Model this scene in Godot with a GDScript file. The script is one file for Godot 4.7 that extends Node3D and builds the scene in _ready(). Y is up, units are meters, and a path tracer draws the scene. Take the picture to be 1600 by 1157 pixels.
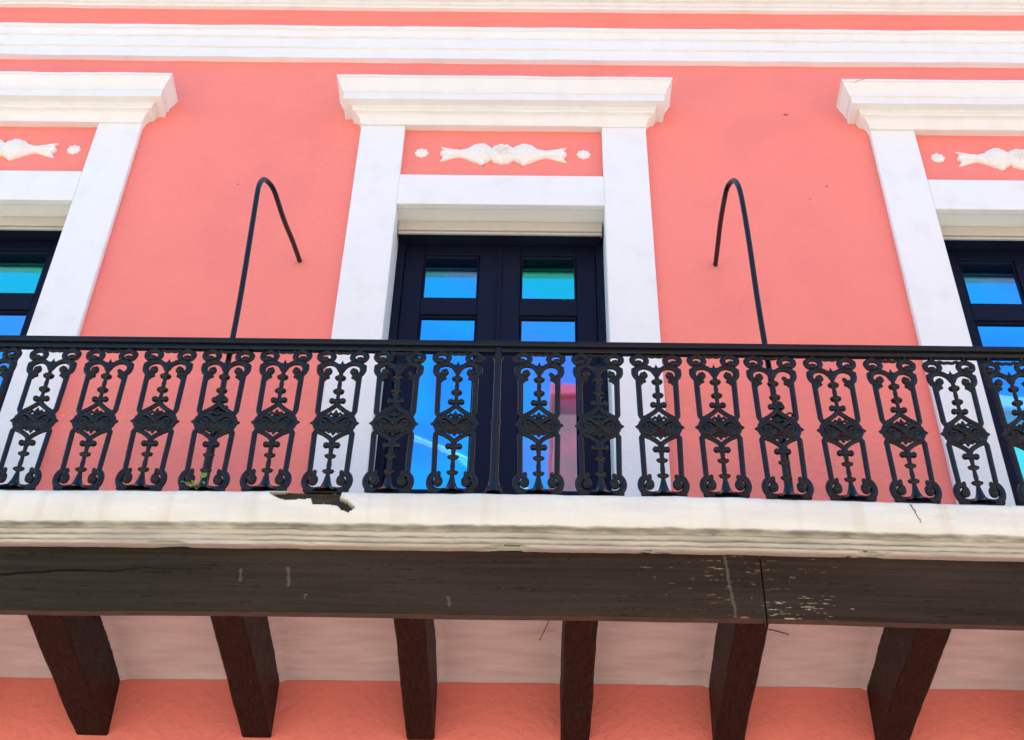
extends Node3D

# ------------------------------------------------------------------ mesh builder
class MB:
	var v := PackedVector3Array()
	var n := PackedVector3Array()
	var c := PackedColorArray()
	var uv := PackedVector2Array()
	var ix := PackedInt32Array()
	var col := Color(1, 1, 1)
	var colored := false
	var has_uv := false
	var fat := 1.0

	func vert(p: Vector3, nn: Vector3, t := Vector2.ZERO) -> int:
		v.append(p); n.append(nn); c.append(col); uv.append(t)
		return v.size() - 1

	func tri_i(a: int, b: int, d: int, out: Vector3) -> void:
		# Godot: front faces run clockwise
		var g := (v[d] - v[a]).cross(v[b] - v[a])
		if g.dot(out) >= 0.0:
			ix.append(a); ix.append(b); ix.append(d)
		else:
			ix.append(a); ix.append(d); ix.append(b)

	func quad(a: Vector3, b: Vector3, d: Vector3, e: Vector3, out: Vector3) -> void:
		var nn := (d - a).cross(b - a)
		if nn.length_squared() < 1e-16:
			nn = (e - a).cross(d - a)
		nn = nn.normalized()
		if nn.dot(out) < 0.0:
			nn = -nn
		var i := vert(a, nn); vert(b, nn); vert(d, nn); vert(e, nn)
		tri_i(i, i + 1, i + 2, nn); tri_i(i, i + 2, i + 3, nn)

	func tri(a: Vector3, b: Vector3, d: Vector3, out: Vector3) -> void:
		var nn := (d - a).cross(b - a).normalized()
		if nn.dot(out) < 0.0:
			nn = -nn
		var i := vert(a, nn); vert(b, nn); vert(d, nn)
		tri_i(i, i + 1, i + 2, nn)

	# chamfered box between two corners
	func box(lo: Vector3, hi: Vector3, bv := 0.0) -> void:
		var m := (lo + hi) * 0.5
		var h := (hi - lo) * 0.5
		bv = min(bv, min(h.x, min(h.y, h.z)) * 0.8)
		for ax in 3:
			for s in [-1.0, 1.0]:
				var nn := Vector3.ZERO; nn[ax] = s
				var u := (ax + 1) % 3
				var w := (ax + 2) % 3
				var q := []
				for k in [[-1.0, -1.0], [1.0, -1.0], [1.0, 1.0], [-1.0, 1.0]]:
					var p := m
					p[ax] += s * h[ax]; p[u] += k[0] * (h[u] - bv); p[w] += k[1] * (h[w] - bv)
					q.append(p)
				quad(q[0], q[1], q[2], q[3], nn)
		if bv <= 0.0:
			return
		for ax in 3:
			var u := (ax + 1) % 3
			var w := (ax + 2) % 3
			for s in [-1.0, 1.0]:
				for t in [-1.0, 1.0]:
					var nn := Vector3.ZERO; nn[u] = s; nn[w] = t
					var q := []
					for k in [[-1.0, 0], [1.0, 0], [1.0, 1], [-1.0, 1]]:
						var p := m
						p[ax] += k[0] * (h[ax] - bv)
						p[u] += s * (h[u] - (bv if k[1] == 0 else 0.0))
						p[w] += t * (h[w] - (0.0 if k[1] == 0 else bv))
						q.append(p)
					quad(q[0], q[1], q[2], q[3], nn)
		for sx in [-1.0, 1.0]:
			for sy in [-1.0, 1.0]:
				for sz in [-1.0, 1.0]:
					var s := Vector3(sx, sy, sz)
					tri(m + s * (h - Vector3(0, bv, bv)), m + s * (h - Vector3(bv, 0, bv)), m + s * (h - Vector3(bv, bv, 0)), s)

	# smooth grid: rows of points
	func grid(rows: Array, out: Vector3, cols: Array = [], uvs: Array = []) -> void:
		var base := v.size()
		var nr := rows.size()
		var nc: int = rows[0].size()
		for r in nr:
			var row: PackedVector3Array = rows[r]
			for k in nc:
				if cols.size() > 0:
					col = cols[r][k]
				vert(row[k], Vector3.ZERO, uvs[r][k] if uvs.size() > 0 else Vector2.ZERO)
		for r in nr - 1:
			for k in nc - 1:
				var a := base + r * nc + k
				var b := a + 1
				var d := a + nc + 1
				var e := a + nc
				var g := (v[d] - v[a]).cross(v[b] - v[a]) + (v[e] - v[a]).cross(v[d] - v[a])
				var flip := g.dot(out) < 0.0 if out != Vector3.ZERO else false
				if flip:
					g = -g
				for i in [a, b, d, e]:
					n[i] += g
				if flip:
					ix.append(a); ix.append(d); ix.append(b); ix.append(a); ix.append(e); ix.append(d)
				else:
					ix.append(a); ix.append(b); ix.append(d); ix.append(a); ix.append(d); ix.append(e)
		for i in range(base, v.size()):
			n[i] = n[i].normalized()

	# swept tube; radii per point; zs flattens in the local binormal
	func tube(path: Array, rad: Array, sides := 8, flat := 1.0, closed := false) -> void:
		var np := path.size()
		var base := v.size()
		var up := Vector3(0, 0, 1)
		for i in np:
			var p: Vector3 = path[i]
			var a: Vector3 = path[(i - 1 + np) % np] if closed else path[max(i - 1, 0)]
			var b: Vector3 = path[(i + 1) % np] if closed else path[min(i + 1, np - 1)]
			var t := (b - a).normalized()
			var x := up.cross(t)
			if x.length() < 0.2:
				x = Vector3(1, 0, 0).cross(t)
			x = x.normalized()
			var y := t.cross(x).normalized()
			var r: float = rad[i % rad.size()] * fat
			for s in sides:
				var an := TAU * s / sides
				var d := x * cos(an) + y * sin(an) * flat
				vert(p + d * r, (x * cos(an) * flat + y * sin(an)).normalized())
		for i in (np if closed else np - 1):
			var i2 := (i + 1) % np
			for s in sides:
				var s2 := (s + 1) % sides
				var a := base + i * sides + s
				var b := base + i * sides + s2
				var d := base + i2 * sides + s2
				var e := base + i2 * sides + s
				tri_i(a, b, d, n[a] + n[d]); tri_i(a, d, e, n[a] + n[d])
		if not closed:
			for e in [0, np - 1]:
				var p: Vector3 = path[e]
				var q: Vector3 = path[1] if e == 0 else path[np - 2]
				var nn := (p - q).normalized()
				var r: float = rad[e % rad.size()]
				var k := vert(p + nn * r * 0.5, nn)
				for s in sides:
					tri_i(k, base + e * sides + s, base + e * sides + (s + 1) % sides, nn)

	# lathe about y; profile (radius, y)
	func lathe(at: Vector3, prof: Array, sides := 10, flat := 1.0) -> void:
		var rows := []
		for p in prof:
			var row := PackedVector3Array()
			for s in sides + 1:
				var an := TAU * s / sides
				row.append(at + Vector3(cos(an) * p.x, p.y, sin(an) * p.x * flat))
			rows.append(row)
		var base := v.size()
		grid(rows, Vector3.ZERO)
		# orient outwards
		var i0 := ix.size() - (prof.size() - 1) * sides * 6
		var total := 0.0
		for i in range(base, v.size()):
			var d := v[i] - at; d.y = 0
			total += n[i].dot(d)
		if total < 0.0:
			for i in range(base, v.size()):
				n[i] = -n[i]
			for k in range(i0, ix.size(), 3):
				var t := ix[k + 1]; ix[k + 1] = ix[k + 2]; ix[k + 2] = t
		# weld the normals of the seam
		for r in prof.size():
			var a := base + r * (sides + 1)
			var nn := (n[a] + n[a + sides]).normalized()
			n[a] = nn; n[a + sides] = nn

	func ball(at: Vector3, r: Vector3, sides := 8, rings := 6) -> void:
		r *= fat
		var rows := []
		for k in rings + 1:
			var b := PI * (float(k) / rings - 0.5)
			var row := PackedVector3Array()
			for s in sides + 1:
				var an := TAU * s / sides
				row.append(at + Vector3(cos(an) * cos(b) * r.x, sin(b) * r.y, sin(an) * cos(b) * r.z))
			rows.append(row)
		var base := v.size()
		var i0 := ix.size()
		grid(rows, Vector3.ZERO)
		var total := 0.0
		for i in range(base, v.size()):
			total += n[i].dot(v[i] - at)
		if total < 0.0:
			for k in range(i0, ix.size(), 3):
				var t := ix[k + 1]; ix[k + 1] = ix[k + 2]; ix[k + 2] = t
		for i in range(base, v.size()):
			n[i] = ((v[i] - at) / (r * r)).normalized()

	func mesh(m: Material) -> ArrayMesh:
		var arr := []
		arr.resize(Mesh.ARRAY_MAX)
		arr[Mesh.ARRAY_VERTEX] = v
		arr[Mesh.ARRAY_NORMAL] = n
		if colored:
			arr[Mesh.ARRAY_COLOR] = c
		if has_uv:
			arr[Mesh.ARRAY_TEX_UV] = uv
		arr[Mesh.ARRAY_INDEX] = ix
		var am := ArrayMesh.new()
		am.add_surface_from_arrays(Mesh.PRIMITIVE_TRIANGLES, arr)
		am.surface_set_material(0, m)
		return am

# ------------------------------------------------------------------ scene helpers
var M := {}
var wob := FastNoiseLite.new()
var wob2 := FastNoiseLite.new()
var rng := RandomNumberGenerator.new()

func numbered(parent: Node, called: String) -> String:
	if not parent.has_node(called):
		return called
	var k := 1
	while parent.has_node("%s_%03d" % [called, k]):
		k += 1
	return "%s_%03d" % [called, k]

func put(called: String, mesh: Mesh, parent: Node = self, at := Vector3.ZERO) -> MeshInstance3D:
	var o := MeshInstance3D.new()
	o.mesh = mesh
	o.name = numbered(parent, called)
	o.position = at
	o.cast_shadow = GeometryInstance3D.SHADOW_CASTING_SETTING_ON
	parent.add_child(o, true)
	return o

func thing(called: String, label: String, category: String, at := Vector3.ZERO, group := "") -> Node3D:
	var o := Node3D.new()
	o.name = numbered(self, called)
	add_child(o, true)
	o.position = at
	tag(o, label, category, group)
	return o

func tag(o: Node, label: String, category := "", group := "", kind := "") -> void:
	if label != "": o.set_meta("label", label)
	if category != "": o.set_meta("category", category)
	if group != "": o.set_meta("group", group)
	if kind != "": o.set_meta("kind", kind)

func copy_of(o: Node3D, parent: Node, called: String, at: Vector3) -> Node3D:
	var d: Node3D = o.duplicate()
	d.name = numbered(parent, called)
	parent.add_child(d, true)
	d.position = at
	return d

func lin(r: float, g: float, b: float) -> Color:
	return Color(r, g, b).linear_to_srgb()

func noise_tex(freq: float, seed_: int, size := 512, ramp: Array = [], normal := 0.0, oct := 5, kind := FastNoiseLite.TYPE_SIMPLEX_SMOOTH) -> NoiseTexture2D:
	var f := FastNoiseLite.new()
	f.seed = seed_
	f.noise_type = kind
	f.frequency = freq
	f.fractal_octaves = oct
	var t := NoiseTexture2D.new()
	t.width = size; t.height = size
	t.seamless = true
	t.seamless_blend_skirt = 0.15
	t.noise = f
	if normal > 0.0:
		t.as_normal_map = true
		t.bump_strength = normal
	elif ramp.size() > 0:
		var g := Gradient.new()
		var offs := PackedFloat32Array()
		var cc := PackedColorArray()
		for r in ramp:
			offs.append(r[0]); cc.append(r[1])
		g.offsets = offs; g.colors = cc
		t.color_ramp = g
	return t

func mat(albedo: Color, rough: float, scale := Vector3.ONE, al_tex: Texture2D = null, n_tex: Texture2D = null, n_scale := 1.0, rough_tex: Texture2D = null) -> StandardMaterial3D:
	var m := StandardMaterial3D.new()
	m.albedo_color = albedo
	m.roughness = rough
	m.uv1_triplanar = true
	m.uv1_world_triplanar = true
	m.uv1_scale = scale
	if al_tex: m.albedo_texture = al_tex
	if n_tex:
		m.normal_enabled = true
		m.normal_texture = n_tex
		m.normal_scale = n_scale
	if rough_tex:
		m.roughness_texture = rough_tex
	return m

func shift(p: Vector3, amp: float) -> Vector3:
	return p + Vector3(wob.get_noise_3d(p.x * 40.0, p.y * 90.0, p.z * 90.0 + 7.0), wob.get_noise_3d(p.x * 40.0 + 300.0, p.y * 90.0, p.z * 90.0), wob.get_noise_3d(p.x * 40.0, p.y * 90.0 + 500.0, p.z * 90.0)) * amp

func curve(a: Vector2, b: Vector2, how: String, k := 7) -> Array:
	# points after a up to b, profile space (z, y)
	var out := []
	for i in range(1, k + 1):
		var t := float(i) / k
		match how:
			"cavetto":
				out.append(Vector2(a.x + (b.x - a.x) * (1.0 - cos(t * PI / 2)), a.y + (b.y - a.y) * sin(t * PI / 2)))
			"ovolo":
				out.append(Vector2(a.x + (b.x - a.x) * sin(t * PI / 2), a.y + (b.y - a.y) * (1.0 - cos(t * PI / 2))))
			"torus":
				var d := b - a
				out.append(a + d * t + Vector2(sin(t * PI) * d.length() * 0.42, 0))
			"cyma":
				out.append(Vector2(lerp(a.x, b.x, t * t * (3 - 2 * t)), lerp(a.y, b.y, t)))
	return out

# extrude a profile of (z, y) along x; ends mitred by (z - zref) and returned to z = 0 when capped
func sweep(mb: MB, prof: Array, x0: float, x1: float, zref: float, capped: bool, nx: int, amp: float, sag := 0.0) -> void:
	for k in prof.size() - 1:
		var a: Vector2 = prof[k]
		var b: Vector2 = prof[k + 1]
		var d := b - a
		var out := Vector3(0, -d.x, d.y)
		var rows := []
		for q in [a, b]:
			var e: float = (q.x - zref) if capped else 0.0
			var row := PackedVector3Array()
			for i in nx + 1:
				var t := float(i) / nx
				var p := shift(Vector3(lerp(x0 - e, x1 + e, t), q.y, q.x), amp)
				p.y -= sag * (1.0 - pow((p.x + 0.2) / 4.0, 2.0))
				row.append(p)
			rows.append(row)
		mb.grid(rows, out)
		if capped:
			for s in [-1.0, 1.0]:
				var pa := shift(Vector3((x0 - a.x + zref) if s < 0 else (x1 + a.x - zref), a.y, a.x), amp)
				var pb := shift(Vector3((x0 - b.x + zref) if s < 0 else (x1 + b.x - zref), b.y, b.x), amp)
				mb.quad(pa, pb, Vector3(pb.x, pb.y, -0.01), Vector3(pa.x, pa.y, -0.01), Vector3(s * d.y, -d.x, 0) if abs(d.y) > 1e-5 else Vector3(0, -d.x, 0))

# a wall face split into cells, with edges a little uneven
func slab_face(mb: MB, x0: float, x1: float, y0: float, y1: float, z: float) -> void:
	mb.quad(Vector3(x0, y0, z), Vector3(x1, y0, z), Vector3(x1, y1, z), Vector3(x0, y1, z), Vector3(0, 0, 1))

# ------------------------------------------------------------------ build
const CENTERS := [-3.608, -0.219, 3.190]
const OPEN_HALF := 0.66
const OPEN_TOP := 8.80
const FLOOR := 5.64

func _ready() -> void:
	rng.seed = 11
	wob.seed = 5; wob.frequency = 0.05; wob.fractal_octaves = 3
	wob2.seed = 9; wob2.frequency = 0.05; wob2.fractal_octaves = 4
	setup_camera_and_light()
	materials()
	build_street()
	build_house()
	build_balcony()
	build_joists()
	build_railing()
	build_rods()
	build_weed()
	build_opposite()

func setup_camera_and_light() -> void:
	var cam := Camera3D.new()
	cam.name = "camera"
	add_child(cam)
	var f := 2333.128
	cam.projection = Camera3D.PROJECTION_FRUSTUM
	cam.near = 0.1
	cam.far = 600.0
	cam.size = 1157.0 / f * cam.near
	cam.frustum_offset = Vector2(0.0, -45.5 / f * cam.near)
	cam.position = Vector3(0, 1.6, 6.25052)
	var b := Basis(Vector3.UP, deg_to_rad(1.14679)) * Basis(Vector3.RIGHT, deg_to_rad(44.002)) * Basis(Vector3.BACK, deg_to_rad(1.45220))
	cam.basis = b
	cam.current = true

	var sky_m := ProceduralSkyMaterial.new()
	sky_m.sky_top_color = lin(0.050, 0.235, 0.50)
	sky_m.sky_horizon_color = lin(0.60, 0.75, 0.86)
	sky_m.sky_curve = 0.20
	sky_m.sky_energy_multiplier = 1.0
	sky_m.ground_bottom_color = lin(0.22, 0.20, 0.18)
	sky_m.ground_horizon_color = lin(0.45, 0.47, 0.50)
	sky_m.sun_angle_max = 40.0
	var sky := Sky.new()
	sky.sky_material = sky_m
	var env := Environment.new()
	env.background_mode = Environment.BG_SKY
	env.sky = sky
	env.ambient_light_source = Environment.AMBIENT_SOURCE_SKY
	env.tonemap_mode = Environment.TONE_MAPPER_LINEAR
	env.tonemap_exposure = 3.25
	env.sdfgi_enabled = true
	env.ssao_enabled = true
	env.ssil_enabled = true
	var we := WorldEnvironment.new()
	we.name = "world"
	we.environment = env
	add_child(we)

	# the sun stands high behind the house: the facade is in open shade, the other side of the street is lit
	var sun := DirectionalLight3D.new()
	sun.name = "sun"
	sun.light_energy = 1.6
	sun.light_color = Color(1.0, 0.95, 0.87)
	sun.light_angular_distance = 0.5
	sun.shadow_enabled = true
	add_child(sun)
	sun.look_at_from_position(Vector3.ZERO, Vector3(0.30, -2.4, 0.58), Vector3.UP)

func materials() -> void:
	var plaster_n := noise_tex(0.035, 21, 1024, [], 5.0, 5)
	var brush_n := noise_tex(0.02, 22, 512, [], 6.0, 5)
	var pink_a := noise_tex(0.0022, 31, 1024, [[0.2, lin(0.935, 0.905, 0.96)], [0.5, lin(0.975, 0.96, 0.98)], [1.0, lin(1, 1, 1)]], 0.0, 6)
	M.pink = mat(lin(0.89, 0.235, 0.185), 0.75, Vector3(0.45, 0.45, 0.45), pink_a, plaster_n, 0.5)
	M.panel_pink = M.pink
	var white_a := noise_tex(0.008, 32, 512, [[0.0, lin(0.93, 0.925, 0.91)], [0.4, lin(0.98, 0.98, 0.975)], [1.0, lin(1, 1, 1)]], 0.0, 6)
	M.white = mat(lin(0.80, 0.80, 0.80), 0.6, Vector3(0.9, 0.9, 0.9), white_a, plaster_n, 0.3)
	M.cream = mat(lin(0.77, 0.775, 0.77), 0.7, Vector3(0.9, 0.9, 0.9), white_a, plaster_n, 0.3)
	M.relief = mat(lin(0.80, 0.785, 0.76), 0.65, Vector3(2.2, 2.2, 2.2), white_a, plaster_n, 0.8)
	var fas := mat(Color(1, 1, 1), 0.8, Vector3(1.6, 1.6, 1.6), null, plaster_n, 0.7)
	fas.vertex_color_use_as_albedo = true
	M.fascia = fas
	var sof_a := noise_tex(0.010, 33, 512, [[0.0, lin(0.78, 0.73, 0.71)], [0.5, lin(0.9, 0.87, 0.85)], [1.0, lin(1, 1, 1)]], 0.0, 6)
	M.soffit = mat(lin(0.86, 0.785, 0.77), 0.8, Vector3(0.45, 1.0, 1.8), sof_a, brush_n, 0.6)
	M.navy = mat(lin(0.009, 0.012, 0.030), 0.35, Vector3(2, 2, 2), null, noise_tex(0.02, 41, 256, [], 2.0, 3), 0.12)
	M.navy.metallic_specular = 0.14
	M.box_metal = mat(lin(0.50, 0.48, 0.42), 0.45, Vector3(2, 2, 2), white_a)
	var iron_r := noise_tex(0.05, 43, 256, [[0.0, Color(0.6, 0.6, 0.6)], [1.0, Color(1, 1, 1)]], 0.0, 4)
	M.iron = mat(lin(0.004, 0.005, 0.006), 0.30, Vector3(5, 5, 5), null, noise_tex(0.06, 42, 512, [], 4.0, 3), 0.22, iron_r)
	M.iron.metallic_specular = 0.36
	M.rail = mat(lin(0.007, 0.009, 0.014), 0.36, Vector3(3, 3, 3), null, noise_tex(0.03, 44, 256, [], 3.0, 3), 0.15)
	M.rail.metallic_specular = 0.3
	M.glass = []
	for g in [[0.16, 0.46, 0.76], [0.12, 0.60, 0.62], [0.10, 0.48, 0.80], [0.30, 0.40, 0.72]]:
		var gm := StandardMaterial3D.new()
		gm.albedo_color = lin(g[0], g[1], g[2])
		gm.metallic = 1.0
		gm.roughness = 0.02
		gm.albedo_texture = noise_tex(0.004, 52 + M.glass.size(), 512, [[0.25, Color(0.72, 1.0, 0.92)], [0.5, Color(0.95, 0.97, 1.0)], [0.75, Color(1.0, 0.88, 1.0)]], 0.0, 2)
		gm.normal_enabled = true
		gm.uv1_triplanar = true
		gm.uv1_world_triplanar = true
		gm.uv1_scale = Vector3(0.5, 0.5, 0.5)
		gm.normal_texture = noise_tex(0.008, 51, 256, [], 1.0, 2)
		gm.normal_scale = 0.10
		M.glass.append(gm)
	# timber: grain runs along x for the beam, along z for the joists
	var grain := noise_tex(0.012, 61, 1024, [[0.0, lin(0.25, 0.22, 0.2)], [0.42, lin(0.75, 0.72, 0.7)], [0.6, lin(0.9, 0.88, 0.86)], [1.0, lin(1.0, 1.0, 1.0)]], 0.0, 6)
	var grain_n := noise_tex(0.02, 62, 512, [], 7.0, 6)
	M.joist = mat(lin(0.014, 0.0075, 0.0048), 0.55, Vector3(7, 7, 0.5), grain, grain_n, 0.8)
	M.beam = mat(lin(0.075, 0.058, 0.046), 0.7, Vector3(0.5, 7, 7), grain, grain_n, 0.5)
	var bf := StandardMaterial3D.new()
	bf.albedo_texture = ImageTexture.create_from_image(beam_image())
	bf.roughness = 0.62
	bf.uv1_triplanar = false
	M.beam_face = bf
	M.joist.metallic_specular = 0.3
	bf.metallic_specular = 0.16
	M.dark = mat(lin(0.03, 0.03, 0.03), 0.9)
	M.leaf = mat(lin(0.08, 0.22, 0.02), 0.5)
	M.leaf.backlight = Color(0.25, 0.4, 0.05)
	M.asphalt = mat(lin(0.40, 0.40, 0.355), 0.9, Vector3(0.4, 0.4, 0.4), noise_tex(0.05, 71, 512, [[0.0, lin(0.6, 0.6, 0.6)], [1.0, lin(1, 1, 1)]], 0.0, 5))
	M.paving = mat(lin(0.45, 0.44, 0.39), 0.9, Vector3(0.5, 0.5, 0.5), white_a)
	M.street_pink = mat(lin(0.75, 0.15, 0.13), 0.8, Vector3(0.3, 0.3, 0.3), pink_a)
	M.street_cream = mat(lin(0.70, 0.66, 0.56), 0.8, Vector3(0.3, 0.3, 0.3), white_a)
	M.stain = mat(lin(0.06, 0.03, 0.035), 0.9)

func beam_image() -> Image:
	# painted boards with worn flecks: 8 m across, the height of the beam
	var w := 2048
	var h := 160
	var im := Image.create(w, h, false, Image.FORMAT_RGB8)
	var a := FastNoiseLite.new(); a.seed = 71; a.frequency = 0.01; a.fractal_octaves = 5
	var b := FastNoiseLite.new(); b.seed = 72; b.frequency = 0.02; b.fractal_octaves = 4
	var f := FastNoiseLite.new(); f.seed = 73; f.frequency = 0.05; f.fractal_octaves = 3
	for y in h:
		for x in w:
			var wx := -4.6 + 8.8 * x / w                    # metres along the facade
			var v := float(y) / h                            # 0 at the top
			var g := a.get_noise_2d(x * 0.35, y * 6.0)
			var big := b.get_noise_2d(x * 0.12 + 50.0, y * 0.35)
			var k := 0.92 + 0.30 * g + 0.34 * big
			var base := Color(0.039, 0.027, 0.020)
			if wx < -0.4:
				base = base.lerp(Color(0.034, 0.028, 0.019), clamp((-0.4 - wx) * 0.8, 0.0, 1.0))
			var c := base * k
			# dark checks along the grain
			var crack := absf(f.get_noise_2d(x * 0.10 + 900.0, y * 1.3))
			if crack < 0.012:
				c = c * 0.45
			# ochre flecks where the paint has worn through, round the joint
			var near := exp(-pow((wx - 0.86) / 0.30, 2.0)) * (1.0 - 0.3 * v)
			var fl := f.get_noise_2d(x * 0.55, y * 3.4) + 0.35 * f.get_noise_2d(x * 2.5, y * 6.0 + 80.0)
			if near > 0.12 and fl + near * 0.20 > 0.70:
				c = Color(0.30, 0.19, 0.08) * (0.8 + 0.5 * g)
			var low := exp(-pow((wx - 1.12) / 0.16, 2.0) - pow((v - 0.82) / 0.16, 2.0))
			if low > 0.15 and fl + low * 0.30 > 0.63:
				c = Color(0.42, 0.35, 0.24) * (0.8 + 0.5 * g)
			# pale scratches and drips
			for s in [[-1.22, 0.35, 0.55], [-1.02, 0.32, 0.62], [-0.95, 0.72, 0.8], [0.83, 0.02, 0.98], [-0.35, 0.72, 0.88]]:
				var sx: float = s[0] + 0.03 * (v - 0.5) + 0.008 * f.get_noise_2d(y * 0.25, s[0] * 90.0)
				if v > s[1] and v < s[2] and absf(wx - sx) < 0.006 + 0.004 * g:
					c = c.lerp(Color(0.16, 0.14, 0.11), 0.42)
			# the long split at the left end
			var sv := 0.40 + 0.10 * smoothstep(-1.9, -2.5, wx) + 0.05 * a.get_noise_1d(x * 1.2) - 0.06 * smoothstep(-2.0, -1.2, wx)
			if wx < -1.35 and absf(v - sv) < 0.016 * smoothstep(-1.35, -2.3, wx) + 0.003:
				c = c * 0.25
			im.set_pixel(x, y, Color(c.r, c.g, c.b).linear_to_srgb())
	return im

func build_street() -> void:
	var mb := MB.new()
	mb.box(Vector3(-150, -0.3, -150), Vector3(150, 0, 150))
	tag(put("ground", mb.mesh(M.asphalt)), "pale worn street between the houses", "", "", "structure")
	for s in [[0.0, 1.5], [10.4, 12.0]]:
		var pv := MB.new()
		pv.box(Vector3(-60, 0.001, s[0]), Vector3(60, 0.14, s[1]), 0.01)
		tag(put("pavement", pv.mesh(M.paving)), "pale stone pavement along the house fronts", "", "", "structure")

func build_house() -> void:
	var house := thing("pink_house", "salmon pink stucco house front with white mouldings and tall navy glazed doors", "building")
	# the wall, in front of it everything else; each face with its own subdivision
	var mb := MB.new()
	var xl := -9.0
	var xr := 9.0
	var top := 11.9
	var zb := -0.42
	var hw := OPEN_HALF + 0.02
	var ot := OPEN_TOP + 0.02
	# bands: below the openings, between them, above them
	mb.box(Vector3(xl, 0, zb), Vector3(xr, FLOOR - 0.1, 0))
	var edges := [xl]
	for c in CENTERS:
		edges.append(c - hw); edges.append(c + hw)
	edges.append(xr)
	for k in range(0, edges.size(), 2):
		mb.box(Vector3(edges[k], FLOOR - 0.1, zb), Vector3(edges[k + 1], ot, 0))
	mb.box(Vector3(xl, ot, zb), Vector3(xr, top, 0))
	put("wall", mb.mesh(M.pink), house)
	# body of the house: back, sides, roof
	for b in [["back_wall", Vector3(xl, 0, -9.4), Vector3(xr, top, -9.0)], ["side_wall", Vector3(xl, 0, -9.0), Vector3(xl + 0.4, top, zb)], ["side_wall", Vector3(xr - 0.4, 0, -9.0), Vector3(xr, top, zb)], ["roof", Vector3(xl - 0.2, top, -9.6), Vector3(xr + 0.2, top + 0.3, 0.05)], ["floor", Vector3(xl + 0.4, FLOOR - 0.35, -9.0), Vector3(xr - 0.4, FLOOR - 0.101, zb)]]:
		var q := MB.new()
		q.box(b[1], b[2])
		put(b[0], q.mesh(M.pink), house)

	# string course
	var p: Array = [Vector2(-0.005, 10.376), Vector2(0.042, 10.380), Vector2(0.043, 10.484), Vector2(0.061, 10.485), Vector2(0.062, 10.584), Vector2(0.079, 10.585), Vector2(0.080, 10.606)]
	p += curve(Vector2(0.080, 10.606), Vector2(0.092, 10.644), "cavetto", 5)
	p += [Vector2(0.106, 10.645), Vector2(0.107, 10.676), Vector2(-0.005, 10.72)]
	var sc := MB.new()
	sweep(sc, p, xl, xr, 0.0, false, 260, 0.006, 0.012)
	put("string_course", sc.mesh(M.white), house)

	# crowning cornice
	p = [Vector2(-0.005, 11.030), Vector2(0.03, 11.032), Vector2(0.031, 11.056), Vector2(0.048, 11.058), Vector2(0.05, 11.085), Vector2(0.075, 11.086)]
	p += curve(Vector2(0.075, 11.086), Vector2(0.26, 11.23), "cavetto", 8)
	p += [Vector2(0.42, 11.235), Vector2(0.42, 11.36), Vector2(0.44, 11.36)]
	p += curve(Vector2(0.44, 11.36), Vector2(0.56, 11.5), "cyma", 8)
	p += [Vector2(0.57, 11.5), Vector2(0.57, 11.54), Vector2(-0.005, 11.6)]
	sc = MB.new()
	sweep(sc, p, xl, xr, 0.0, false, 200, 0.006, 0.012)
	put("cornice", sc.mesh(M.cream), house)

	# three doorways: the first is built, the others copy its meshes
	var first := {}
	for i in CENTERS.size():
		var at := Vector3(CENTERS[i], 0, 0)
		if i == 0:
			first.sur = door_surround(house, at)
			first.leaves = door_set(house, at)
		else:
			copy_of(first.sur, house, "door_surround", at)
			for l in first.leaves:
				copy_of(l, house, String(l.name).rstrip("_0123456789"), at)
	# cracks in the right hood
	var hood3: Node = house.get_node("door_surround_002/hood")
	crack(hood3, [Vector3(2.078, 9.860, 0.215) - at3(), Vector3(2.110, 9.864, 0.217) - at3(), Vector3(2.140, 9.870, 0.220) - at3(), Vector3(2.170, 9.889, 0.236) - at3(), Vector3(2.215, 9.903, 0.235) - at3()], 0.0014)
	# damage marks on the wall
	for s in [[1.705, 9.81, 0.024, 0.008], [1.885, 9.06, 0.010, 0.006], [1.76, 8.93, 0.006, 0.004], [-1.93, 9.02, 0.007, 0.004], [1.42, 6.42, 0.016, 0.004], [1.44, 6.31, 0.012, 0.003]]:
		var st := MB.new()
		var n := 11
		var ctr := Vector3(s[0], s[1], 0.003)
		for k in n:
			var r0: float = 0.75 + 0.5 * rng.randf()
			var a0 := TAU * k / n
			var a1 := TAU * (k + 1) / n
			st.tri(ctr, ctr + Vector3(cos(a0) * s[2] * (0.8 + 0.4 * sin(k * 2.3)), sin(a0) * s[3] * (0.8 + 0.4 * cos(k * 1.7)), -0.002), ctr + Vector3(cos(a1) * s[2] * (0.8 + 0.4 * sin((k + 1) % n * 2.3)), sin(a1) * s[3] * (0.8 + 0.4 * cos((k + 1) % n * 1.7)), -0.002), Vector3(0, 0, 1))
		put("wall_scar", st.mesh(M.stain), house)

# a hairline crack: a dark thread lying half in the surface
func crack(parent: Node, pts: Array, r := 0.0016) -> void:
	var mb := MB.new()
	var path := []
	for p in smooth_path(pts, 5):
		path.append(p + Vector3(wob.get_noise_3d(p.x * 900.0, p.y * 900.0, 1.0), wob.get_noise_3d(p.x * 900.0, p.y * 900.0, 60.0), 0) * 0.006)
	mb.tube(path, [r, r * 0.5, r * 1.2, r * 0.7], 5)
	put("crack", mb.mesh(M.stain), parent)

func at3() -> Vector3:
	return Vector3(3.19, 0, 0)

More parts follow.
